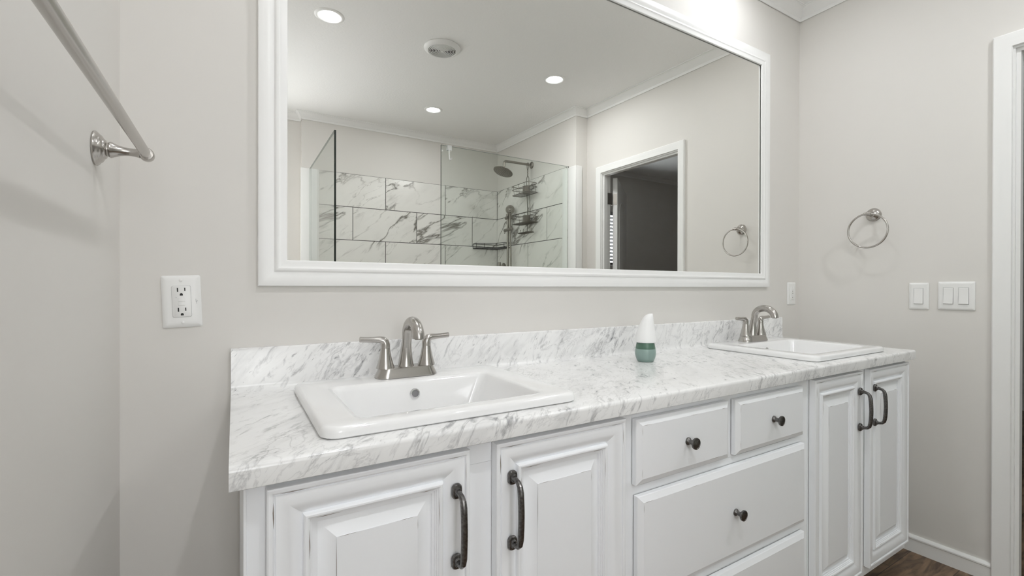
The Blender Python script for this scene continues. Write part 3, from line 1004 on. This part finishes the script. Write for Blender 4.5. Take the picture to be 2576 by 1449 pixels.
def rocker(t, x):
    b = MB()
    rings = [[(x + p[0], -y, p[1]) for p in rrect(-0.0172, 0.0172, -0.0339, 0.0339, 0.002, 3)] for y in (0.0058, 0.00625)]
    b.loft(rings); fr = b.build('rocker_frame', PLASTIC, t, local=True)
    b = MB()
    yz = [(0.0064, 0.0315), (0.0078, 0.0300), (0.0076, 0.004), (0.0082, 0.000), (0.0105, -0.0300), (0.0064, -0.0320)]
    b.loft([[(x + xx, -y, z) for y, z in yz] for xx in (-0.0140, 0.0140)])
    b.build('rocker', PLASTIC, t, local=True, angle=20)
    b = MB()
    b.box((x - 0.0152, -0.0060, -0.0330), (x + 0.0152, -0.0064, 0.0325)); b.build('rocker_gap', GREYMARK, fr, local=True)


R90 = (0, 0, -PI / 2)     # local -y points to -x
t = thing('light_switch', (XR, -0.4706, 1.0548), 'single white rocker switch plate below the towel ring', 'light switch', None, R90)
plate_mesh(0.0645, 0.1095).build('plate', PLASTIC, t, local=True)
rocker(t, 0)
t = thing('light_switch', (XR, -0.5845, 1.0575), 'double white rocker switch plate beside the door casing', 'light switch', None, R90)
plate_mesh(0.1080, 0.1110).build('plate', PLASTIC, t, local=True)
rocker(t, -0.0225); rocker(t, 0.0225)

# ------------------------------------------------------------------ towel ring (right wall)
ry, rz = -0.3125, 1.4085
t = thing('towel_ring', (XR, ry, rz), 'brushed nickel towel ring on the right wall', 'towel ring')
b = MB()
b.lathe([(0.0290, 0.0002), (0.0290, 0.0035), (0.0268, 0.0060), (0.0262, 0.0080), (0.0225, 0.0120), (0.0175, 0.0150), (0.0130, 0.0180), (0.0100, 0.0210), (0.0085, 0.028), (0.0080, 0.045), (0.0085, 0.056), (0.0085, 0.062), (0.006, 0.065), (0, 0.066)],
        (XR, ry, rz), '-x', 32)
b.build('base', NICKEL, t)
b = MB()
b.tube([(2.5480, ry - 0.013, rz - 0.0008), (2.5480, ry, rz + 0.0004), (2.5480, ry + 0.013, rz - 0.0008)], 0.0066, 16)
b.build('sleeve', NICKEL, t)
b = MB()
b.tube(arc((ry, rz - 0.0730), 0.0730, 0, 2 * PI * 63 / 64, 63, 'yz', 2.5480), 0.0040, 12, closed=True)
b.build('ring', NICKEL, t)

# ------------------------------------------------------------------ towel bar (left wall)
bx, bz = 0.069, 1.3225
t = thing('towel_bar', (0, -0.51, bz), 'brushed nickel towel bar along the left wall', 'towel bar')
b = MB(); b.tube([(bx, -0.190, bz), (bx, -0.825, bz)], 0.0078, 24); b.build('bar', NICKEL, t)
for y, sg in ((-0.200, 1), (-0.815, -1)):
    b = MB()
    b.lathe([(0.0285, 0.0002), (0.0290, 0.0024), (0.0280, 0.0040), (0.0258, 0.0062), (0.0240, 0.0074), (0.0234, 0.0084), (0.0222, 0.0100), (0.0196, 0.0116), (0.0172, 0.0124), (0.0168, 0.0134),
             (0.0156, 0.0150), (0.0130, 0.0160), (0.0118, 0.0166), (0.0117, 0.0186), (0.0130, 0.0196), (0.0138, 0.0210), (0.0132, 0.0228), (0.0112, 0.0265), (0.0090, 0.0320), (0.0074, 0.0390), (0.0066, 0.0460), (0.0068, 0.0540), (0.0084, 0.0600)], (0, y, bz), 'x', 32)
    b.lathe([(0.0, -0.0125), (0.0085, -0.0118), (0.0108, -0.0095), (0.0112, -0.004), (0.0112, 0.006), (0.0100, 0.0078), (0.0, 0.0078)], (bx, y + sg * 0.004, bz), (0, -sg, 0), 28)
    b.build('post', NICKEL, t)


# ------------------------------------------------------------------ shower: tile surround, glass, fixtures
TT, ROWH, TW = 2.0535, 0.283, 0.568


def tile_panel(name, u0, u1, place, first, flip):
    """brick-laid tiles from u0 to u1; place(u, z, h) gives the point standing h out from the wall"""
    b = MB()
    z0 = 0.10
    q = [place(u, z, h) for u in (u0, u1) for z in (z0, TT) for h in (0.0002, 0.0045)]
    i = b.add(q)
    for f in ((0, 1, 3, 2), (4, 6, 7, 5), (0, 4, 5, 1), (2, 3, 7, 6), (0, 2, 6, 4), (1, 5, 7, 3)):
        b.face([i[k] for k in f], 1)
    g = 0.0027
    row = 0
    z1 = TT
    while z1 > z0 + 0.02:
        zb_ = max(z1 - ROWH, z0)
        off = first[row % 2]
        k = -8
        while off + k * TW < u1:
            a, c = max(off + k * TW, u0), min(off + (k + 1) * TW, u1)
            if c - a > 0.01:
                a2, c2, zz0, zz1 = a + g, c - g, zb_ + g, z1 - g
                p = [place(a2, zz0, 0.0062), place(c2, zz0, 0.0062), place(c2, zz1, 0.0062), place(a2, zz1, 0.0062)]
                pb = [place(a2, zz0, 0.0040), place(c2, zz0, 0.0040), place(c2, zz1, 0.0040), place(a2, zz1, 0.0040)]
                lu = lambda u: (u - (off + k * TW)) * flip + 2.7 * ((row * 7 + (k % 2) * 3) % 5)
                lv = lambda z: z - zb_ + 1.9 * row
                I, J = b.add(p), b.add(pb)
                b.face(I, 0, [(lu(a2), lv(zz0)), (lu(c2), lv(zz0)), (lu(c2), lv(zz1)), (lu(a2), lv(zz1))])
                for e in range(4):
                    b.face((I[e], J[e], J[(e + 1) % 4], I[(e + 1) % 4]), 0, [(0, 0)] * 4)
            k += 1
        z1 -= ROWH
        row += 1
    return b.build(name, [TILE, GROUT], t, smooth=False)


t = thing('tile_surround', (1.6, YB, 0), 'white marble tiling with dark grey veins on the back wall of the shower', 'tile surround', 'shower tiling')
tile_panel('tile_face', 0.675 + 0.07, XC, lambda u, z, h: (u, YB + h, z), (1.355, 1.073), 1)
t2 = t
t = thing('tile_surround', (XC, -2.25, 0), 'white marble tiling on the shower side wall behind the wire caddy', 'tile surround', 'shower tiling')
tile_panel('tile_face', 0.0, abs(YB) - 0.0063 - 1.6185 - 0.09, lambda u, z, h: (XC - h, YB + 0.0063 + u, z), (0.573, 0.869), 1)
# white edge trims where the surround ends
b = MB()
b.box((XA - 0.010, YB, 0.0), (0.743, YB + 0.011, 2.056), bev=0.002);
b.build('corner_trim', TRIM, t2)
b = MB(); b.box((0.744, YB + 0.0001, 0.0), (0.803, YB + 0.014, 2.056), bev=0.002); b.build('edge_trim', TRIM, t2)
b = MB()
b.box((XC - 0.011, -1.704, 0.0), (XC - 0.0003, YD + 0.010, 2.040), bev=0.002); b.box((XC, YD + 0.0003, 0.0), (2.548, YD + 0.011, 2.040), bev=0.002)
b.build('corner_trim', TRIM, t)
b = MB(); b.box((XC - 0.014, -1.775, 0.0), (XC - 0.0003, -1.7145, 2.040), bev=0.002); b.build('edge_trim', TRIM, t)


def glass(name, lo, hi, edges, label):
    b = MB(); b.box(lo, hi); g = b.build(name, GLASS, smooth=False)
    tag(g, label, 'shower glass')
    for (a, c), nm, mm in zip(edges, ('side_edge', 'top_edge'), (GLASSEDGE, GLASSTOP)):
        b = MB()
        b.box(a, c)
        b.build(nm, mm, g, smooth=False)
    return g


GT = 0.008
glass('shower_glass', (0.727, YB + 0.0145, 0.06), (0.727 + GT + 0.004, -1.7695, 2.05), [((0.727, -1.7693, 0.06), (0.727 + GT + 0.004, -1.7680, 2.0505)), ((0.7275, YB + 0.0145, 2.0501), (0.727 + GT + 0.004, -1.7693, 2.0510))],
      'clear glass panel at the left side of the mirrored shower, black free edge')
glass('shower_glass', (1.4035, -1.7125, 0.06), (XC - 0.0145, -1.7125 + GT, 2.05), [((1.4015, -1.7125, 0.06), (1.4033, -1.7125 + GT, 2.0505)), ((1.4033, -1.7120, 2.0501), (XC - 0.0145, -1.7125 + GT - 0.0005, 2.0512))],
      'wide clear glass panel across the front of the mirrored shower')

t = thing('glass_hook', (1.4605, -1.7085, 2.05), 'clear plastic hook clipped over the top of the front shower glass', 'hook')
b = MB()
b.box((1.4450, -1.7185, 2.0515), (1.4790, -1.6985, 2.0560), bev=0.001); b.box((1.4450, -1.7185, 2.020), (1.4790, -1.7130, 2.0515), bev=0.001); b.box((1.4450, -1.7040, 2.020), (1.4790, -1.6985, 2.0515), bev=0.001)
b.build('clip', ACRYLIC, t)
b = MB()
b.tube([(1.4560, -1.696, 2.040), (1.4560, -1.693, 2.00), (1.4570, -1.692, 1.962), (1.4600, -1.684, 1.950), (1.4630, -1.676, 1.956), (1.4640, -1.672, 1.966)], 0.0045, 10)
b.build('hanger', ACRYLIC, t)

# rain shower head
ys, zs = -2.2456, 2.1835
t = thing('rain_shower', (XC, ys, zs), 'round rain shower head on a bent arm from the shower wall', 'shower head')
b = MB(); b.lathe([(0.031, 0.0002), (0.031, 0.004), (0.026, 0.010), (0.016, 0.014), (0.0115, 0.016)], (XC, ys, zs), '-x', 28); b.build('flange', STEEL, t)
b = MB()
path = [(XC - 0.008, ys, zs), (2.30, ys, zs - 0.001)] + [(2.232 - 0.026 * math.sin(a), ys, zs - 0.028 + 0.026 * math.cos(a)) for a in [PI / 2 * k / 6 for k in range(7)]] + [(2.206, ys, 2.118)]
b.tube(path, 0.0105, 18); b.build('arm', STEEL, t)
nrm = Vector((-0.40, 0.06, -1)).normalized()
hc = Vector((2.206, ys, 2.110))
b = MB()
b.lathe([(0.0, -0.004), (0.012, -0.003), (0.016, 0.004), (0.020, 0.010), (0.054, 0.016), (0.081, 0.020), (0.0865, 0.024), (0.0865, 0.0285), (0.0830, 0.030), (0.0, 0.030)], hc, nrm, 40)
hd = b.build('spray_head', STEEL, t)
b = MB()
for rr, cnt in ((0.014, 6), (0.029, 12), (0.044, 18), (0.059, 24), (0.074, 30)):
    aa = nrm.orthogonal().normalized(); bb = nrm.cross(aa)
    for k in range(cnt):
        a = 2 * PI * k / cnt
        b.lathe([(0.0026, 0.0298), (0.0018, 0.0325), (0, 0.0327)], hc + aa * (rr * math.cos(a)) + bb * (rr * math.sin(a)), nrm, 6)
b.build('nozzles', WIRE, hd)


# hanging wire caddy
def wire(b, path, r=0.0022, closed=False, n=6):
    b.tube(path, r, n, closed=closed)


t = thing('shower_caddy', (2.455, ys, 1.57), 'tall bronze wire caddy with two baskets hanging from the shower arm', 'shower caddy')
b = MB()
cx_ = 2.452
yc = ys + 0.012
loop = []
for k in range(15):
    a = -PI * 0.25 + (PI * 1.5) * k / 14
    loop.append((cx_, ys + 0.0165 * math.cos(a), zs + 0.0155 * math.sin(a)))
wire(b, [(cx_, ys, 2.125), (cx_, ys + 0.010, 2.150)] + loop + [(cx_, ys - 0.010, 2.150), (cx_, ys, 2.125)], 0.0028)
wire(b, [(cx_, ys + 0.003 * math.cos(k * 1.4), 2.125 - 0.0055 * k) for k in range(8)], 0.004)
for sg in (-1, 1):
    wire(b, [(cx_, ys, 2.086), (cx_, ys + sg * 0.019, 2.060), (cx_, ys + sg * 0.021, 2.0), (cx_ + 0.012, ys + sg * 0.021, 1.80), (cx_ + 0.012, ys + sg * 0.021, 1.573)], 0.0028)
b.build('frame', WIRE, t)


def basket(y0, y1, x0, x1, z0, z1, name):
    b = MB()
    def ring(z, gx=0.0):
        return [(p[0], p[1], z) for p in rrect(x0 - gx, x1, y0, y1, 0.032, 5)]
    for k, z in enumerate((z0, (z0 + z1) / 2 + 0.008, z1)):
        wire(b, ring(z, 0.004 * k), 0.0026, True)
    for yy in (y0 + 0.05, (y0 + y1) / 2, y1 - 0.05):
        wire(b, [(x0 - 0.008, yy, z1), (x0, yy, z0), (x1, yy, z0), (x1, yy, z1)], 0.0018)
    k = y0 + 0.015
    while k < y1:
        wire(b, [(x0, k, z0), (x1, k, z0)], 0.0016, n=5); k += 0.018
    bs = b.build(name, WIRE, t)
    b = MB()
    b.box((x0 + 0.045, ys - 0.020, z0 + 0.004), (x1 - 0.012, ys + 0.018, z1 - 0.006), bev=0.003)
    b.build('pad', BLOCK, bs)


basket(-2.385, -2.110, 2.365, 2.475, 1.915, 1.995, 'basket')
basket(-2.385, -2.105, 2.365, 2.475, 1.655, 1.735, 'basket')
b = MB()
wire(b, [(p[0], p[1], 1.573) for p in rrect(2.395, 2.470, -2.340, -2.150, 0.030, 5)], 0.003, True)
for k in range(9):
    wire(b, [(2.397, -2.325 + k * 0.020, 1.573), (2.468, -2.325 + k * 0.020, 1.573)], 0.0018, n=5)
for yy in (-2.335, -2.285, -2.155):
    wire(b, [(2.43, yy, 1.573), (2.43, yy, 1.600), (2.43, yy + 0.008, 1.606), (2.43, yy + 0.013, 1.598)], 0.002)
b.build('soap_dish', WIRE, t)

# slide bar with hand shower
xb, yb = 2.442, -2.578
t = thing('slide_bar', (XC, yb, 1.2), 'brushed nickel slide bar rail on the side wall of the shower', 'slide bar')
b = MB(); b.tube([(xb, yb, 1.165), (xb, yb, 1.772)], 0.0105, 16); b.build('bar', STEEL, t)
for z in (1.755, 1.185):
    b = MB()
    b.lathe([(0.017, 0.0065), (0.017, 0.012), (0.0125, 0.020), (0.0125, 0.062), (0.0, 0.064)], (XC, yb, z), '-x', 20)
    b.build('bracket', STEEL, t)
b = MB(); b.tube([(xb - 0.006, yb - 0.052, 1.632), (xb - 0.006, yb - 0.05, 1.632), (xb - 0.006, yb + 0.09, 1.634), (xb - 0.006, yb + 0.093, 1.634)], [0.010, 0.0145, 0.0145, 0.010], 16)
b.tube([(xb - 0.01, yb - 0.035, 1.625), (xb - 0.015, yb - 0.035, 1.600)], 0.005, 10)
b.build('soap_holder', STEEL, t)
b = MB(); b.tube([(xb - 0.004, yb - 0.028, 1.748), (xb - 0.004, yb + 0.028, 1.752)], [0.017, 0.017], 18)
b.tube([(xb, yb, 1.730), (xb, yb, 1.785)], 0.0165, 18); b.build('slider', STEEL, t)
t = thing('hand_shower', (xb - 0.02, yb + 0.055, 1.82), 'round-faced hand shower with hose held on the slide bar', 'hand shower')
nh = Vector((-0.62, 0.75, -0.10)).normalized()
hc = Vector((2.425, -2.508, 1.815))
b = MB()
b.lathe([(0.0, -0.026), (0.022, -0.024), (0.037, -0.014), (0.0430, -0.004), (0.0430, 0.002), (0.040, 0.0045), (0.034, 0.0050), (0.031, 0.002), (0.025, 0.002), (0.022, 0.0050), (0.015, 0.0050), (0.012, 0.002), (0.007, 0.004), (0.0, 0.0045)], hc, nh, 32)
b.tube([(2.432, -2.515, 1.795), (2.436, -2.528, 1.755), (2.437, -2.532, 1.70), (2.437, -2.532, 1.655)], [0.017, 0.0135, 0.0115, 0.011], 16)
b.build('spray_head', STEEL, t)
b = MB()
b.tube([(2.437, -2.532, 1.655), (2.440, -2.530, 1.55), (2.444, -2.527, 1.40), (2.444, -2.524, 1.25), (2.43, -2.55, 1.05), (2.44, -2.62, 0.95), (2.478, -2.65, 0.98)], 0.0072, 12)
b.build('hose', STEEL, t)
t = thing('shower_valve', (XC, -2.745, 1.25), 'brushed nickel valve handle just above the mirror frame in the shower corner', 'shower valve')
b = MB(); b.lathe([(0.055, 0.0065), (0.055, 0.010), (0.048, 0.014), (0.022, 0.020), (0.020, 0.045), (0.0, 0.046)], (XC, -2.735, 1.270), '-x', 28); b.build('escutcheon', STEEL, t)
b = MB(); b.tube([(2.449, -2.735, 1.262), (2.440, -2.735, 1.280), (2.440, -2.735, 1.318), (2.440, -2.735, 1.334)], [0.010, 0.013, 0.0145, 0.012], 14); b.build('lever', STEEL, t)

# black wire corner shelf
t = thing('corner_shelf', (XC - 0.01, YB + 0.01, 1.47), 'black wire corner shelf in the shower beside the slide bar', 'corner shelf')
b = MB()
cxx, cyy = XC - 0.010, YB + 0.012
outl = [(cxx, cyy), (cxx - 0.27, cyy), (cxx - 0.27, cyy + 0.075), (cxx - 0.20, cyy + 0.105), (cxx - 0.105, cyy + 0.17), (cxx - 0.075, cyy + 0.27), (cxx, cyy + 0.27)]
wire(b, [(p[0], p[1], 1.468) for p in outl], 0.0045, True)
for k in range(12):
    u = 0.02 + k * 0.021
    wire(b, [(cxx - u, cyy, 1.468), (cxx - u, cyy + (0.27 if u < 0.075 else 0.17 if u < 0.105 else 0.105 if u < 0.2 else 0.075), 1.468)], 0.0018, n=5)
b.build('shelf_base', BLACKWIRE, t)
b = MB()
wire(b, [(p[0], p[1], 1.512) for p in outl], 0.0026, True)
for p in outl[1:]:
    wire(b, [(p[0], p[1], 1.468), (p[0], p[1], 1.512)], 0.0026)
b.build('rail', BLACKWIRE, t)
